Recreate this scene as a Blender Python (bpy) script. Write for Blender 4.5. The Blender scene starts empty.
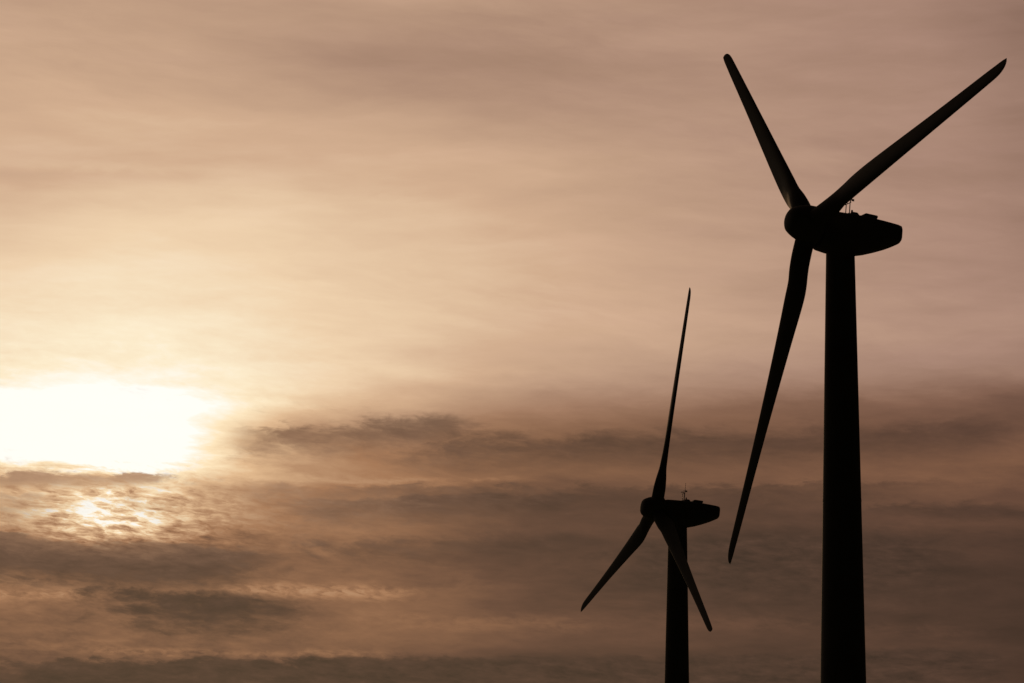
import bpy, bmesh, math, random
from mathutils import Vector, Matrix, Euler

C = bpy.context.scene.collection
SC = bpy.context.scene
R = math.radians

# ----------------------------------------------------------------------------
# CAMERA  (telephoto, tilted up, a hair of roll; eye 1.7 m above the field)
# ----------------------------------------------------------------------------
FPX, PITCH, ROLL, EYE = 3000.0, R(12.97), R(1.06), 1.7
cam = bpy.data.cameras.new('camera')
cam.sensor_fit = 'HORIZONTAL'
cam.sensor_width = 36.0
cam.lens = FPX / 1024.0 * 36.0
cam.clip_start = 0.5
cam.clip_end = 60000.0
camo = bpy.data.objects.new('camera', cam)
C.objects.link(camo)
camo.matrix_world = (Matrix.Translation((0, 0, EYE)) @ Matrix.Rotation(R(90) + PITCH, 4, 'X')
                     @ Matrix.Rotation(ROLL, 4, 'Z'))
SC.camera = camo

SC.view_settings.view_transform = 'Standard'
SC.view_settings.look = 'None'
SC.view_settings.exposure = 0.0
SC.view_settings.gamma = 1.0
SC.view_settings.use_curve_mapping = False

# ----------------------------------------------------------------------------
# SKY  (everything is a function of compass direction and elevation, in degrees)
# ----------------------------------------------------------------------------


def bearing(px, py):
    """surveyed sky feature -> (azimuth, elevation) in degrees"""
    a, b = px - 512.0, py - 341.5
    c, s = math.cos(ROLL), math.sin(ROLL)
    a, b = c * a + s * b, -s * a + c * b
    a /= FPX
    b /= -FPX
    v = Vector((a, math.cos(PITCH) - b * math.sin(PITCH), math.sin(PITCH) + b * math.cos(PITCH))).normalized()
    return math.degrees(math.atan2(v.x, v.y)), math.degrees(math.asin(v.z))


SUN_AZ, SUN_EL = bearing(118, 432)

world = bpy.data.worlds.new('World')
SC.world = world
world.use_nodes = True
NT = world.node_tree
NT.nodes.clear()


class N:
    """tiny expression layer over math nodes"""
    def __init__(self, s): self.s = s
    def __add__(a, b): return mth('ADD', a, b)
    def __radd__(a, b): return mth('ADD', b, a)
    def __sub__(a, b): return mth('SUBTRACT', a, b)
    def __rsub__(a, b): return mth('SUBTRACT', b, a)
    def __mul__(a, b): return mth('MULTIPLY', a, b)
    def __rmul__(a, b): return mth('MULTIPLY', b, a)
    def __truediv__(a, b): return mth('DIVIDE', a, b)


def put(sock, v):
    if isinstance(v, N): NT.links.new(v.s, sock)
    else: sock.default_value = v


def mth(op, a, b=None, c=None, clamp=False):
    n = NT.nodes.new('ShaderNodeMath')
    n.operation = op
    n.use_clamp = clamp
    put(n.inputs[0], a)
    if b is not None: put(n.inputs[1], b)
    if c is not None: put(n.inputs[2], c)
    return N(n.outputs[0])


def smooth(lo, hi, x, a=0.0, b=1.0):
    n = NT.nodes.new('ShaderNodeMapRange')
    n.interpolation_type = 'SMOOTHSTEP'
    put(n.inputs['Value'], x)
    n.inputs['From Min'].default_value = lo
    n.inputs['From Max'].default_value = hi
    n.inputs['To Min'].default_value = a
    n.inputs['To Max'].default_value = b
    return N(n.outputs[0])


def linear(lo, hi, x):
    return mth('DIVIDE', x - lo, hi - lo, clamp=True)


def xyz(x, y, z):
    n = NT.nodes.new('ShaderNodeCombineXYZ')
    put(n.inputs[0], x); put(n.inputs[1], y); put(n.inputs[2], z)
    return N(n.outputs[0])


def fbm(x, y, z, detail=5.0, rough=0.55, dist=0.0):
    n = NT.nodes.new('ShaderNodeTexNoise')
    n.noise_dimensions = '3D'
    n.inputs['Scale'].default_value = 1.0
    n.inputs['Detail'].default_value = detail
    n.inputs['Roughness'].default_value = rough
    n.inputs['Distortion'].default_value = dist
    put(n.inputs['Vector'], xyz(x, y, z))
    for o in n.outputs:
        if o.name in ('Fac', 'Factor'): return N(o) - 0.5
    return N(n.outputs[0]) - 0.5


def ramp(x, stops, interp='LINEAR'):
    n = NT.nodes.new('ShaderNodeValToRGB')
    n.color_ramp.interpolation = interp
    el = n.color_ramp.elements
    while len(el) > 1: el.remove(el[-1])
    for i, (p, c) in enumerate(sorted(stops)):
        e = el[0] if i == 0 else el.new(p)
        e.position = p
        e.color = (c if isinstance(c, tuple) else (c, c, c)) + (1.0,)
    put(n.inputs[0], x)
    return N(n.outputs[0])


def mixf(t, a, b):
    return a + t * (b - a)


tc = NT.nodes.new('ShaderNodeTexCoord')
nv = NT.nodes.new('ShaderNodeVectorMath'); nv.operation = 'NORMALIZE'
NT.links.new(tc.outputs['Generated'], nv.inputs[0])
sp = NT.nodes.new('ShaderNodeSeparateXYZ')
NT.links.new(nv.outputs[0], sp.inputs[0])
dx, dy, dz = N(sp.outputs[0]), N(sp.outputs[1]), N(sp.outputs[2])
DEG = 180.0 / math.pi
az = mth('ARCTAN2', dx, dy) * DEG
el = mth('ARCSINE', dz) * DEG

# --- slow bending of the cloud sheets, then finer tearing of their edges ------
low = smooth(15.5, 9.0, el)                      # low banks are rougher than the high veil
bend = fbm(az * 0.16, el * 0.42, 3.1, 2.0, 0.5)
tear = fbm(az * 0.55, el * 2.1, 7.7, 7.0, 0.62, 0.3)
wisp = fbm(az * 0.5 + bend * 2.0, el * 3.2 + az * 0.10, 12.4, 6.0, 0.6)
el_w = el + bend * 0.45 + tear * mixf(low, 0.35, 0.95)
az_w = az + tear * mixf(low, 0.5, 2.2) + bend * 0.6

# --- brightness of the cloud cover: elevation profiles at eight bearings -------
PROFILES = [
    (0, [(0, 0.63), (60, 0.67), (120, 0.7), (160, 0.7), (250, 0.79), (330, 0.88), (368, 0.93), (385, 0.98), (400, 1.03), (460, 1.03), (470, 0.8), (490, 0.71), (515, 0.73), (535, 0.55), (560, 0.415), (590, 0.475), (600, 0.435), (620, 0.355), (650, 0.325), (683, 0.275)]),
    (110, [(0, 0.63), (60, 0.65), (120, 0.72), (162, 0.7), (180, 0.76), (250, 0.84), (330, 0.91), (368, 0.925), (386, 0.99), (402, 1.08), (464, 1.08), (474, 0.81), (490, 0.73), (515, 0.81), (535, 0.59), (560, 0.425), (590, 0.425), (605, 0.355), (625, 0.365), (645, 0.385), (660, 0.345), (683, 0.275)]),
    (178, [(0, 0.62), (60, 0.63), (120, 0.71), (163, 0.7), (190, 0.77), (250, 0.83), (330, 0.9), (372, 0.935), (392, 0.98), (408, 1.05), (462, 1.04), (478, 0.85), (490, 0.73), (515, 0.73), (535, 0.53), (560, 0.395), (590, 0.385), (605, 0.345), (625, 0.365), (645, 0.385), (660, 0.335), (683, 0.265)]),
    (245, [(0, 0.61), (60, 0.6), (120, 0.69), (165, 0.7), (200, 0.77), (300, 0.86), (360, 0.89), (385, 0.91), (402, .945), (416, .89), (428, .81), (445, .78), (472, .78), (482, 0.66), (500, 0.63), (520, 0.59), (540, 0.465), (560, 0.385), (590, 0.415), (605, 0.375), (625, 0.375), (645, 0.385), (660, 0.325), (683, 0.255)]),
    (300, [(0, .60), (60, .57), (120, .67), (165, .70), (200, .76), (300, .83), (360, .85), (385, .85), (404, .82), (418, .70), (432, .61), (450, .62), (470, .63), (479, .64), (486, .54), (500, .49), (520, .50), (540, .45), (560, .38), (590, .41), (605, .37), (625, .375), (645, .375), (660, .31), (683, .255)]),
    (370, [(0, 0.6), (60, 0.54), (120, 0.65), (200, 0.75), (300, 0.8), (370, 0.79), (400, .72), (418, .60), (432, .54), (450, .52), (470, .52), (478, .57), (484, .46), (492, .45), (510, 0.47), (530, 0.46), (560, 0.375), (580, 0.385), (592, 0.435), (605, 0.405), (625, 0.395), (645, 0.365), (660, 0.305), (683, 0.265)]),
    (540, [(0, 0.58), (60, 0.53), (110, 0.57), (160, 0.67), (250, 0.71), (320, 0.71), (370, 0.66), (400, 0.526), (420, 0.432), (440, 0.395), (470, 0.395), (485, 0.329), (510, 0.31), (540, 0.265), (570, 0.246), (600, 0.293), (625, 0.331), (640, 0.275), (660, 0.228), (683, 0.209)]),
    (720, [(0, 0.57), (60, 0.56), (140, 0.58), (200, 0.61), (300, 0.63), (340, 0.64), (380, 0.54), (405, 0.404), (440, 0.357), (480, 0.348), (510, 0.273), (540, 0.231), (580, 0.215), (600, 0.224), (630, 0.265), (650, 0.231), (683, 0.231)]),
    (900, [(0, 0.54), (40, 0.53), (100, 0.56), (160, 0.55), (220, 0.56), (290, 0.57), (340, 0.57), (380, 0.49), (410, 0.357), (430, 0.329), (460, 0.367), (490, 0.314), (510, 0.29), (540, 0.24), (580, 0.215), (620, 0.215), (650, 0.224), (683, 0.231)]),
    (1024, [(0, 0.5), (30, 0.48), (60, 0.51), (120, 0.51), (200, 0.52), (260, 0.52), (330, 0.56), (370, 0.49), (400, 0.348), (430, 0.338), (460, 0.385), (490, 0.297), (510, 0.297), (540, 0.224), (600, 0.199), (640, 0.207), (683, 0.224)]),
]
LO, HI = 5.0, 21.0
t = (el_w - LO) / (HI - LO)
lum, prev = None, None
for px, prof in PROFILES:
    stops = [((bearing(px, py)[1] - LO) / (HI - LO), v / 1.3) for py, v in prof]
    r_ = ramp(t, stops)
    a_ = bearing(px, 341)[0]
    lum = r_ if lum is None else mixf(linear(prev, a_, az_w), lum, r_)
    prev = a_
lum = lum * 1.3

# --- dark banks in front: density from broad banks torn by noise ------------------
rag = fbm(az * 0.8 + bend, el * 2.4 + az * 0.10, 51.0, 9.0, 0.62, 0.4)
rag2 = fbm(az * 2.0 + rag * 2.0, el * 5.4 + az * 0.35, 57.0, 8.0, 0.64, 0.3)
BANKS = [  # left end, right end (photo survey), end softness, upper edge, depth (deg), density
    ((-300, 462), (190, 470), 0.8, 0.12, 0.50, 0.66),
    ((-300, 480), (250, 490), 2.2, 0.30, 0.95, 0.40),
    ((150, 477), (1040, 474), 4.0, 0.14, 1.60, 0.42),
    ((240, 492), (640, 478), 1.6, 0.28, 1.10, 0.60),
    ((-300, 510), (340, 545), 3.2, 0.22, 1.45, 0.95),
    ((230, 530), (660, 515), 2.0, 0.40, 1.20, 0.42),
    ((190, 420), (520, 408), 1.4, 0.28, 1.15, 0.58),
    ((330, 424), (1100, 398), 2.6, 0.50, 1.40, 0.46),
    ((40, 566), (360, 590), 2.6, 0.40, 1.60, 0.70),
    ((-60, 652), (1040, 640), 2.0, 0.24, 1.60, 0.88),
    ((-300, 630), (140, 660), 2.4, 0.40, 1.60, 0.50),
    ((540, 520), (1040, 508), 3.0, 0.60, 2.60, 0.72),
    ((835, 494), (1100, 500), 0.8, 0.25, 0.60, 0.50),
]
cover = None
for p0, p1, soft, edge, depth, dens in BANKS:
    (a0, e0), (a1, e1) = bearing(*p0), bearing(*p1)
    top = (az - a0) * ((e1 - e0) / (a1 - a0)) + e0
    d = top - el + rag * 0.45 + rag2 * 0.22 + bend * 0.2
    m = smooth(0.0, edge, d) * smooth(depth, edge, d) * smooth(a0, a0 + soft, az + rag * 3.0) * smooth(a1, a1 - soft, az + rag * 3.0)
    m = m * dens
    cover = m if cover is None else mth('MAXIMUM', cover, m)
fine = fbm(az * 3.6 + rag2 * 2.0, el * 9.0 + az * 0.9 + rag * 1.5, 71.0, 6.0, 0.62, 0.5)
ripple = fbm(az * 1.9 + rag * 1.2, el * 11.0 + az * 1.3 + rag * 2.0, 77.0, 7.0, 0.6, 0.2)
left = smooth(3.0, -9.0, az)
cover = cover + rag * mixf(left, 0.45, 0.95) + rag2 * mixf(left, 0.35, 1.15) + fine * mixf(left, 0.15, 0.40) + ripple * mixf(left, 0.15, 0.45)
cover = smooth(0.04, 0.74, cover) * smooth(12.4, 10.9, el)

# --- texture of the lit veil behind ------------------------------------------------
(ga, ge) = bearing(108, 516)
near_sun = mth('SQRT', (az - ga) * (az - ga) * 0.12 + (el - ge) * (el - ge))
glint = smooth(0.85, 0.05, near_sun)
veil = fbm(az * 0.22 + bend, el * 1.3 + az * 0.05, 21.0, 4.0, 0.5)
lump = fbm(az * 1.1 + bend * 3.0, el * 4.2, 33.0, 7.0, 0.62, 0.4)
slant = fbm(az * 0.45 + bend, (el + az * 0.16) * 3.0 + tear * 1.5, 83.0, 7.0, 0.63, 0.2)
rise = fbm(az * 0.35 - bend, (el - az * 0.09) * 2.2 + tear, 91.0, 6.0, 0.6, 0.2)
patch = smooth(-0.12, 0.2, fbm(az * 0.15, el * 0.35, 97.0, 2.0, 0.5))
lum = lum + veil * 0.10 + wisp * mixf(low, 0.02, 0.07) + slant * mixf(patch, 0.02, 0.085) + rise * mixf(patch, 0.07, 0.015)
lum = lum + lump * low * mixf(left, 0.05, 0.20) + fine * low * left * 0.10 + glint * (rag2 * 0.7 + ripple * 0.7 + 0.16)
glow = smooth(1.5, 0.35, near_sun)
lum = lum + glow * (rag2 * 0.55 + fine * 0.30 + ripple * 0.60 - 0.02)
# the sun itself stands in a clear slot above the first bank
(ca, ce) = bearing(95, 428)
slot = mth('SQRT', (az - ca) * (az - ca) * 0.10 + (el - ce) * (el - ce) * 2.0)
clear = smooth(1.15, 0.75, slot)
# thin gaps where the lit layer behind shows through
GAPS = [((190, 576), (450, 583), 1.6, 0.46, 0.15), ((-300, 583), (118, 586), 0.9, 0.32, 0.13), ((330, 604), (660, 612), 2.0, 0.55, 0.035), ((-300, 628), (260, 636), 2.0, 0.40, 0.02),
        ((560, 600), (1040, 620), 2.5, 0.50, 0.03), ((60, 643), (420, 648), 1.2, 0.28, 0.08), ((330, 476), (560, 474), 1.5, 0.16, 0.05)]
gap = None
for p0, p1, soft, depth, amt in GAPS:
    (a0, e0), (a1, e1) = bearing(*p0), bearing(*p1)
    d = (az - a0) * ((e1 - e0) / (a1 - a0)) + e0 - el + rag * 0.30 + rag2 * 0.15
    m = smooth(0.0, depth * 0.5, d) * smooth(depth, depth * 0.5, d) * smooth(a0, a0 + soft, az + rag * 2.0) * smooth(a1, a1 - soft, az + rag * 2.0)
    m = m * amt
    gap = m if gap is None else gap + m
shred = smooth(-0.20, 0.14, rag2 * 0.8 + fine * 0.9)
gap = gap * shred
lum = lum + gap
# two faint soft streaks in the high veil
for p0, p1, soft, depth, amt in [((-300, 151), (250, 163), 3.0, 0.55, -0.045), ((300, 340), (560, 386), 2.5, 0.50, 0.022)]:
    (a0, e0), (a1, e1) = bearing(*p0), bearing(*p1)
    d = (az - a0) * ((e1 - e0) / (a1 - a0)) + e0 - el + tear * 0.25 + bend * 0.5
    lum = lum + smooth(0.0, depth * 0.4, d) * smooth(depth, depth * 0.4, d) * smooth(a1, a1 - soft, az) * smooth(a0, a0 + soft, az) * amt
cover = cover * (1.0 - glint * 0.85) * (1.0 - clear) * (1.0 - mth('MULTIPLY', gap, 7.0, clamp=True))

# --- colour of the light coming through: brown shade to cream to white -------------


def s2l(c):
    return tuple((v / 255.0 / 12.92) if v / 255.0 <= 0.04045 else ((v / 255.0 + 0.055) / 1.055) ** 2.4 for v in c)


TONES = [(.10, (34, 26, 24)), (.22, (68, 50, 43)), (.30, (90, 65, 53)), (.40, (126, 95, 78)), (.55, (170, 136, 115)),
         (.70, (207, 171, 141)), (.82, (236, 207, 172)), (.92, (250, 234, 203)), (1.0, (255, 253, 245))]
LOW_TONES = [(.10, (34, 26, 22)), (.22, (74, 52, 42)), (.30, (98, 68, 53)), (.40, (131, 92, 67)), (.50, (160, 115, 83)),
             (.60, (180, 138, 104)), (.75, (222, 182, 140)), (.90, (252, 228, 188)), (1.0, (255, 253, 245))]
tint_high = ramp(lum, [(p, s2l(c)) for p, c in TONES])
tint_low = ramp(lum, [(p, s2l(c)) for p, c in LOW_TONES])
mx_ = NT.nodes.new('ShaderNodeMix')
mx_.data_type = 'RGBA'
put(mx_.inputs[0], smooth(12.7, 10.7, el + bend * 0.6))
NT.links.new(tint_high.s, mx_.inputs[6])
NT.links.new(tint_low.s, mx_.inputs[7])
# the dark banks: mauve brown, paler where they lie close to the sun, darkest low down on the right
(sa, se) = bearing(90, 470)
to_sun = mth('SQRT', (az - sa) * (az - sa) * 0.055 + (el - se) * (el - se))
bank_lum = smooth(2.6, 0.0, to_sun, 0.215, 0.60) + lump * 0.20 + rag2 * 0.16 + fine * 0.08 + ripple * 0.08
BANK_TONES = [(.12, (38, 29, 25)), (.25, (76, 54, 44)), (.34, (98, 71, 57)), (.45, (133, 99, 77)), (.60, (175, 137, 108)), (.80, (228, 196, 165))]
bank_tint = ramp(bank_lum, [(p, s2l(c)) for p, c in BANK_TONES])
my_ = NT.nodes.new('ShaderNodeMix')
my_.data_type = 'RGBA'
put(my_.inputs[0], cover)
NT.links.new(mx_.outputs[2], my_.inputs[6])
NT.links.new(bank_tint.s, my_.inputs[7])
# a little more mauve away from the sun and in drifting patches
hue = NT.nodes.new('ShaderNodeMix')
hue.data_type = 'RGBA'
hue.blend_type = 'MULTIPLY'
put(hue.inputs[0], mth('MULTIPLY', mth('ADD', smooth(-2.0, 11.0, az) * 1.0, veil * 0.8 + rise * 0.8, clamp=True), smooth(9.0, 12.0, el, 0.15, 1.0), clamp=True))
NT.links.new(my_.outputs[2], hue.inputs[6])
hue.inputs[7].default_value = (1.0, 0.985, 1.06, 1.0)
tint = N(hue.outputs[2])

# --- sky dimmed away from the sun; unseen dark side added to keep turbines black ---------
sv = Vector((math.sin(R(SUN_AZ)) * math.cos(R(SUN_EL)), math.cos(R(SUN_AZ)) * math.cos(R(SUN_EL)), math.sin(R(SUN_EL))))
cosang = dx * sv.x + dy * sv.y + dz * sv.z
sun_angle = mth('ARCCOSINE', mth('MINIMUM', cosang, 1.0)) * DEG
sky_falloff = mth('POWER', 2.718, mth('MAXIMUM', sun_angle - 17.0, 0.0) * (-1.0 / 13.0)) * 0.999 + 0.001

sky = NT.nodes.new('ShaderNodeTexSky')
sky.sky_type = 'NISHITA'
sky.sun_disc = False
sky.sun_elevation = R(SUN_EL)
sky.sun_rotation = R(SUN_AZ)
sky.dust_density = 3.0
b1 = NT.nodes.new('ShaderNodeBackground')           # clear sky, nearly all of it hidden by the cover
NT.links.new(sky.outputs[0], b1.inputs[0])
put(b1.inputs[1], sky_falloff * 0.0004 + 0.00005)
b2 = NT.nodes.new('ShaderNodeBackground')           # light scattered down through the cover
NT.links.new(tint.s, b2.inputs[0])
put(b2.inputs[1], sky_falloff)
ad = NT.nodes.new('ShaderNodeAddShader')
NT.links.new(b1.outputs[0], ad.inputs[0]); NT.links.new(b2.outputs[0], ad.inputs[1])
wo = NT.nodes.new('ShaderNodeOutputWorld')
NT.links.new(ad.outputs[0], wo.inputs[0])

# --- sun, low and veiled by cloud ------------------------------------------------------
sl = bpy.data.lights.new('sun', 'SUN')
sl.energy = 0.4
sl.angle = R(2.0)
sl.color = (1.0, 0.58, 0.28)
so = bpy.data.objects.new('sun', sl)
C.objects.link(so)
so.location = sv * 400
so.rotation_euler = (-sv).to_track_quat('-Z', 'Y').to_euler()

# ----------------------------------------------------------------------------
# MATERIALS
# ----------------------------------------------------------------------------


def paint(name, col, rough, var=0.12, scale=0.6):
    m = bpy.data.materials.new(name)
    m.use_nodes = True
    nt = m.node_tree
    bs = nt.nodes['Principled BSDF']
    tcn = nt.nodes.new('ShaderNodeTexCoord')
    no = nt.nodes.new('ShaderNodeTexNoise')
    no.inputs['Scale'].default_value = scale
    no.inputs['Detail'].default_value = 6.0
    nt.links.new(tcn.outputs['Object'], no.inputs['Vector'])
    cr = nt.nodes.new('ShaderNodeValToRGB')
    cr.color_ramp.elements[0].position = 0.3
    cr.color_ramp.elements[1].position = 0.7
    cr.color_ramp.elements[0].color = tuple(c * (1 - var) for c in col) + (1,)
    cr.color_ramp.elements[1].color = tuple(min(1, c * (1 + var)) for c in col) + (1,)
    nt.links.new(no.outputs[0], cr.inputs[0])
    nt.links.new(cr.outputs[0], bs.inputs['Base Color'])
    bs.inputs['Roughness'].default_value = rough
    bs.inputs['Specular IOR Level'].default_value = 0.15
    return m


M_TOWER = paint('tower_paint', (0.30, 0.29, 0.275), 0.75)
M_BLADE = paint('blade_gelcoat', (0.25, 0.243, 0.23), 0.8)
M_NAC = paint('nacelle_paint', (0.30, 0.29, 0.275), 0.75)
M_STEEL = paint('galvanised_steel', (0.30, 0.30, 0.30), 0.5, 0.2, 4.0)
M_LENS = paint('beacon_lens', (0.35, 0.05, 0.03), 0.3, 0.1, 4.0)
M_FIELD = paint('field_grass', (0.055, 0.070, 0.030), 0.95, 0.5, 0.02)

# ----------------------------------------------------------------------------
# HELPERS
# ----------------------------------------------------------------------------


def link(name, bm, mat, parent=None, smooth_=True, sharp=None):
    bmesh.ops.recalc_face_normals(bm, faces=bm.faces[:])
    me = bpy.data.meshes.new(name)
    bm.to_mesh(me)
    bm.free()
    me.materials.append(mat)
    for p in me.polygons: p.use_smooth = smooth_
    if sharp is not None:
        try: me.set_sharp_from_angle(angle=R(sharp))
        except Exception: pass
    o = bpy.data.objects.new(name, me)
    C.objects.link(o)
    if parent is not None: o.parent = parent
    return o


def loft(bm, rings, cap=True):
    rs = [[bm.verts.new(p) for p in ring] for ring in rings]
    n = len(rs[0])
    for a, b in zip(rs, rs[1:]):
        for i in range(n):
            bm.faces.new((a[i], a[(i + 1) % n], b[(i + 1) % n], b[i]))
    if cap:
        bm.faces.new(rs[0][::-1])
        bm.faces.new(rs[-1])
    return rs


def tube(bm, a, b, ra, rb=None, n=10):
    a, b = Vector(a), Vector(b)
    rb = ra if rb is None else rb
    d = (b - a).normalized()
    u = d.orthogonal().normalized()
    w = d.cross(u)
    ring = lambda p, r: [p + r * (math.cos(k * 2 * math.pi / n) * u + math.sin(k * 2 * math.pi / n) * w) for k in range(n)]
    loft(bm, [ring(a, ra), ring(b, rb)])


def lerp_table(tab, x):
    if x <= tab[0][0]: return tab[0][1]
    for (x0, y0), (x1, y1) in zip(tab, tab[1:]):
        if x <= x1:
            k = (x - x0) / (x1 - x0)
            return y0 + (y1 - y0) * k
    return tab[-1][1]


def smooth_table(tab, x):
    """Catmull-Rom through the table"""
    xs = [p[0] for p in tab]
    if x <= xs[0]: return tab[0][1]
    if x >= xs[-1]: return tab[-1][1]
    i = max(k for k in range(len(xs) - 1) if xs[k] <= x)
    p = lambda j: tab[max(0, min(len(tab) - 1, j))]
    def slope(j):
        a, b = p(j - 1), p(j + 1)
        return (b[1] - a[1]) / max(1e-9, b[0] - a[0])
    h = xs[i + 1] - xs[i]
    s = (x - xs[i]) / h
    y0, y1, m0, m1 = tab[i][1], tab[i + 1][1], slope(i) * h, slope(i + 1) * h
    return ((2 * s**3 - 3 * s**2 + 1) * y0 + (s**3 - 2 * s**2 + s) * m0 + (-2 * s**3 + 3 * s**2) * y1 + (s**3 - s**2) * m1)


# ----------------------------------------------------------------------------
# GROUND
# ----------------------------------------------------------------------------
bm = bmesh.new()
bmesh.ops.create_grid(bm, x_segments=40, y_segments=40, size=25000)
gr = link('ground', bm, M_FIELD)
gr['kind'] = 'structure'

# ----------------------------------------------------------------------------
# WIND TURBINE   local frame: nose points to -X, up is +Z, origin at the tower foot
# ----------------------------------------------------------------------------
HUB_H, OVERHANG = 60.61, 3.0
HUB = Vector((-OVERHANG, 0, HUB_H))

CHORD = [(1.0, 1.45), (2.0, 1.50), (3.0, 1.68), (4.0, 1.95), (5.2, 2.16), (6.5, 2.16), (9, 1.98), (12, 1.74), (16, 1.44), (20, 1.21), (23, 1.06), (24.3, .97)]
TWIST = [(1.0, 13), (3.0, 13), (5.0, 12), (8.0, 8.0), (12, 5.0), (16, 2.8), (20, 1.6), (25.5, 0.8)]
THICK = [(1.0, 1.0), (2.0, 0.84), (3.0, .62), (4.0, .46), (5.0, .37), (7.0, .28), (11, .22), (18, .18), (25.5, .15)]


def airfoil(n=28):
    pts = []
    for k in range(n):
        a = 2 * math.pi * k / n
        x = 0.5 * (1 + math.cos(a))                 # 1 at trailing edge, 0 at nose
        yt = 5 * (0.2969 * math.sqrt(x) - 0.1260 * x - 0.3516 * x**2 + 0.2843 * x**3 - 0.1036 * x**4)
        camber = 0.10 * x * (1 - x)
        pts.append((x, yt * (1 if math.sin(a) >= 0 else -1), camber, math.cos(a) * 0.5, math.sin(a) * 0.5))
    return pts


AF = airfoil()


def blade_mesh():
    bm = bmesh.new()
    rings = []
    rs = [1.0 + 0.25 * i for i in range(24)] + [7.0 + 0.7 * i for i in range(25)]
    rs = [r for r in rs if r < 23.9] + [23.9, 24.2, 24.5, 24.75, 25.0, 25.2, 25.33, 25.42, 25.47]
    for r in rs:
        c = smooth_table(CHORD, min(r, 24.3))
        th = smooth_table(THICK, r)
        tw = R(smooth_table(TWIST, r))
        k = max(0.0, min(1.0, (r - 0.8) / 4.2))
        k = k * k * (3 - 2 * k)
        pivot = 0.5 + (0.30 - 0.5) * min(1.0, max(0.0, (r - 1.0) / 3.2))
        le, te = 0.0, 1.0
        if r > 23.9:                               # the leading edge sweeps back into the tip
            q = (r - 23.9) / (25.47 - 23.9)
            le = 0.80 * (1 - math.sqrt(max(0.0, 1 - q**2.4)))
            te = 1.0 - 0.12 * q**3
        ring = []
        for (x, yt, cam_, cx, cy) in AF:
            ax = le + x * (te - le)
            w = (te - le)
            cpos = (ax - pivot) * c * k + (cx) * c * (1 - k)
            tpos = (yt * th * w + cam_ * w * 0.6) * c * k + cy * c * (1 - k)
            # chord: nose towards -Y (direction of spin), suction side downwind (+X)
            y, xx = cpos, tpos
            # twist turns the nose upwind (-X)
            X = xx * math.cos(tw) + y * math.sin(tw)
            Y = -xx * math.sin(tw) + y * math.cos(tw)
            flap = 0.31 + 0.0105 * r + 0.07 * 4 * (r / 25.47) * (1 - r / 25.47)
            ring.append(Vector((X + flap, Y, r * 1.017)))
        rings.append(ring)
    loft(bm, rings)
    return bm


SPINNER = [(-1.47, 0.0), (-1.46, .36), (-1.40, .70), (-1.27, .90), (-1.0, 1.07), (-.70, 1.21), (-.35, 1.33), (.05, 1.42), (.50, 1.45), (.95, 1.45), (1.01, 1.38), (1.03, 0.0)]


def hub_mesh():
    bm = bmesh.new()
    n = 48
    rings = []
    for x, r in SPINNER:
        r = max(r, 0.004)
        rings.append([Vector((x, r * math.cos(2 * math.pi * k / n), r * math.sin(2 * math.pi * k / n))) for k in range(n)])
    loft(bm, rings)
    return bm


#           x     top   bottom  half width
NACELLE = [(1.06, .98, -1.34, .98), (1.10, 1.10, -1.54, 1.10), (1.4, 1.18, -1.68, 1.16), (2.2, 1.25, -1.75, 1.22), (3.2, 1.32, -1.74, 1.24),
           (4.3, 1.38, -1.58, 1.22), (5.3, 1.40, -1.27, 1.17), (6.2, 1.40, -.90, 1.10), (7.0, 1.38, -.53, 1.04), (7.5, 1.36, -.26, 1.0), (7.76, 1.31, -.10, .96), (7.84, 1.20, .02, .88)]


def nacelle_mesh():
    bm = bmesh.new()
    rings = []
    n = 56
    for x, zt, zb, hw in NACELLE:
        zc, hh = (zt + zb) / 2, (zt - zb) / 2
        ring = []
        for k in range(n):
            a = 2 * math.pi * k / n
            ca, sa = math.cos(a), math.sin(a)
            e = 0.40 if sa > 0 else 0.52          # squarer roof, rounder belly
            ring.append(Vector((x, hw * math.copysign(abs(ca)**e, ca), zc + hh * math.copysign(abs(sa)**e, sa))))
        rings.append(ring)
    loft(bm, rings)
    return bm


def tower_mesh():
    bm = bmesh.new()
    n = 64
    prof = [(0.0, 2.24), (.12, 2.24), (.12, 2.14)]
    def rad(z): return 2.14 + (1.05 - 2.14) * z / 59.6
    for z in (20.0, 40.0):                          # flanged section joints
        prof += [(z - .09, rad(z)), (z - .085, rad(z) + .012), (z + .085, rad(z) + .012), (z + .09, rad(z))]
    prof += [(59.0, rad(59.0)), (59.6, rad(59))]
    loft(bm, [[Vector((r * math.cos(2 * math.pi * k / n), r * math.sin(2 * math.pi * k / n), z)) for k in range(n)] for z, r in prof])
    return bm


def wedge(bm, prof, hw):
    """side profile in x-z pushed out to both sides"""
    a = [bm.verts.new((x, -hw, z)) for x, z in prof]
    b = [bm.verts.new((x, hw, z)) for x, z in prof]
    n = len(prof)
    for i in range(n):
        bm.faces.new((a[i], a[(i + 1) % n], b[(i + 1) % n], b[i]))
    bm.faces.new(a[::-1]); bm.faces.new(b)


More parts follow.
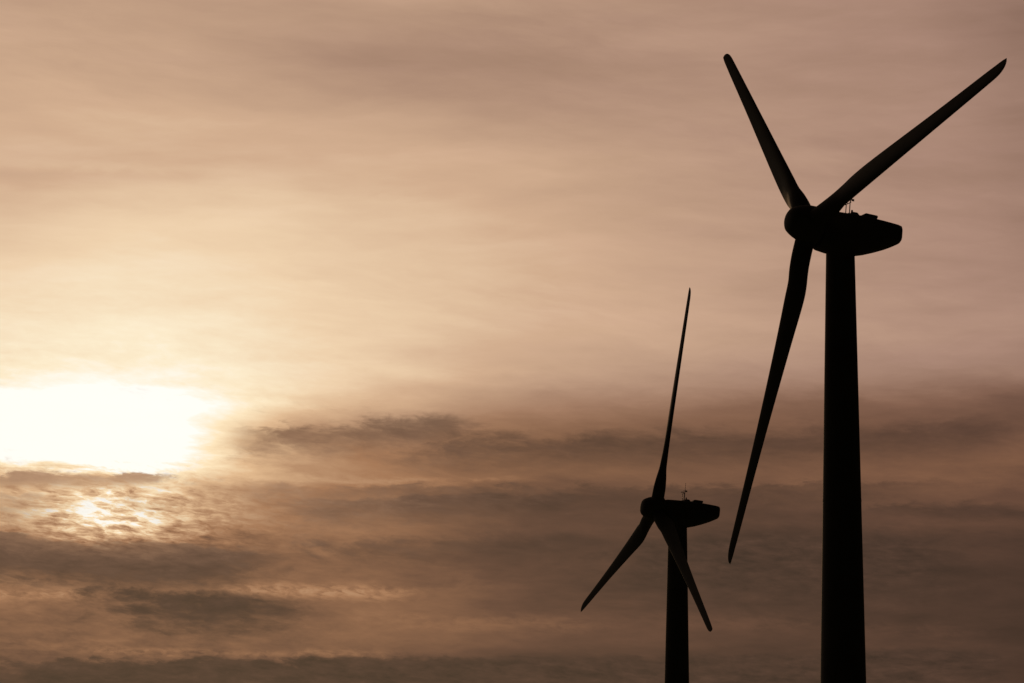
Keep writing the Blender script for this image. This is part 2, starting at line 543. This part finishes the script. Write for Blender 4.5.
def make_turbine():
    root = bpy.data.objects.new('wind_turbine', None)
    C.objects.link(root)
    root.empty_display_size = 3
    link('tower', tower_mesh(), M_TOWER, root, True, 30)
    nac = link('nacelle', nacelle_mesh(), M_NAC, root, True, 40)
    bm = bmesh.new()
    wedge(bm, [(3.55, 1.22), (3.66, 1.58), (4.08, 1.60), (4.42, 1.30)], 0.55)
    bmesh.ops.bevel(bm, geom=bm.edges[:], offset=0.025, segments=2, affect='EDGES')
    link('roof_hatch', bm, M_NAC, nac, False)
    bm = bmesh.new()
    wedge(bm, [(4.38, 1.28), (4.70, 1.65), (5.70, 1.66), (5.76, 1.58), (5.72, 1.46), (5.62, 1.28)], 0.72)
    bmesh.ops.bevel(bm, geom=bm.edges[:], offset=0.02, segments=2, affect='EDGES')
    link('cooling_vent', bm, M_NAC, nac, False)
    # instrument frame: two posts with a crossbar, cups on one side and a vane on the other
    mx, mz = 3.53, 2.34
    bm = bmesh.new()
    for y in (-.28, .28): tube(bm, (mx, y, 1.25), (mx, y, mz), .034)
    tube(bm, (mx, -.42, mz - .02), (mx, .42, mz - .02), .032)
    for y in (-.28, .28): tube(bm, (mx, y, 1.55), (mx - .32, y, 1.28), .02)
    link('instrument_mast', bm, M_STEEL, nac)
    bm = bmesh.new()
    tube(bm, (mx, .36, mz), (mx, .36, mz + .20), .024)
    for k in range(3):
        a = k * 2 * math.pi / 3 + .4
        p = Vector((mx + .14 * math.cos(a), .36 + .14 * math.sin(a), mz + .18))
        tube(bm, (mx, .36, mz + .18), p, .014, n=6)
        bmesh.ops.create_uvsphere(bm, u_segments=10, v_segments=6, radius=.06, matrix=Matrix.Translation(p))
    link('anemometer', bm, M_STEEL, nac)
    bm = bmesh.new()
    tube(bm, (mx, -.36, mz), (mx, -.36, mz + .22), .024)
    tube(bm, (mx - .2, -.36, mz + .20), (mx + .08, -.36, mz + .20), .022)
    bmesh.ops.create_cube(bm, size=1, matrix=Matrix.Translation((mx + .18, -.36, mz + .20)) @ Matrix.Diagonal((.22, .03, .17, 1)))
    link('wind_vane', bm, M_STEEL, nac, False)
    bm = bmesh.new()
    tube(bm, (mx + .14, -.05, 1.25), (mx + .14, -.05, 2.65), .034, .028)
    tube(bm, (mx + .14, -.05, 2.65), (mx + .14, -.05, 3.55), .028, .020)
    link('lightning_rod', bm, M_STEEL, nac)
    bm = bmesh.new()
    tube(bm, (3.90, 0, 1.58), (3.90, 0, 1.68), .05)
    tube(bm, (3.90, 0, 1.68), (3.90, 0, 1.83), .085, .075, 14)
    bmesh.ops.create_uvsphere(bm, u_segments=14, v_segments=8, radius=.075, matrix=Matrix.Translation((3.90, 0, 1.83)))
    link('warning_beacon', bm, M_LENS, nac)
    hub = link('rotor_hub', hub_mesh(), M_NAC, root, True, 35)
    bl = []
    b0 = None
    for k in range(3):
        if b0 is None:
            b0 = link('blade', blade_mesh(), M_BLADE, root, True, 60)
            bl.append(b0)
        else:
            c = b0.copy(); C.objects.link(c); c.parent = root; bl.append(c)
    return root, nac, hub, bl


def set_rotor(root, tilt, angle, flex):
    head = Matrix.Translation(HUB) @ Matrix.Rotation(tilt, 4, 'Y')
    blades = sorted((c for c in root.children if c.name.startswith('blade')), key=lambda c: c.name)
    for c in root.children:
        if c.name.startswith('rotor_hub'): c.matrix_local = head
        if c.name.startswith('nacelle'): c.matrix_local = Matrix.Translation(HUB) @ Matrix.Rotation(R(4.6), 4, 'Y')
    for k, b in enumerate(blades):                  # flex: each blade bends a little under its own weight
        b.matrix_local = head @ Matrix.Rotation(-(angle + k * 2 * math.pi / 3 + R(flex[k])), 4, 'X')


def copy_turbine(root):
    r = root.copy(); C.objects.link(r)
    blades = []
    for ch in list(root.children):
        c = ch.copy(); C.objects.link(c); c.parent = r
        if ch.name.startswith('blade'): blades.append(c)
        for g in list(ch.children):
            d = g.copy(); C.objects.link(d); d.parent = c
    return r, blades


GROUP = 'wind turbines silhouetted against the evening sky'


def stand(root, hub_xy, yaw):
    """foot of the tower such that the hub comes to hub_xy"""
    root.rotation_euler = (0, 0, yaw)
    root.location = (hub_xy[0] - HUB.x * math.cos(yaw), hub_xy[1] - HUB.x * math.sin(yaw), 0)


near, nac, hub, blades = make_turbine()
far, far_blades = copy_turbine(near)
stand(near, (21.593, 215.0), R(23.95))
set_rotor(near, R(6.18), R(282.40), (-0.9, -0.1, -1.0))
near['label'] = 'larger, nearer dark wind turbine with two blades raised in a wide V'
near['category'] = 'wind turbine'
near['group'] = GROUP
stand(far, (16.585, 339.85), R(17.92))
set_rotor(far, R(4.60), R(229.68), (0.0, -0.3, -0.8))
far['label'] = 'smaller, farther dark wind turbine with one thin blade pointing straight up'
far['category'] = 'wind turbine'
far['group'] = GROUP
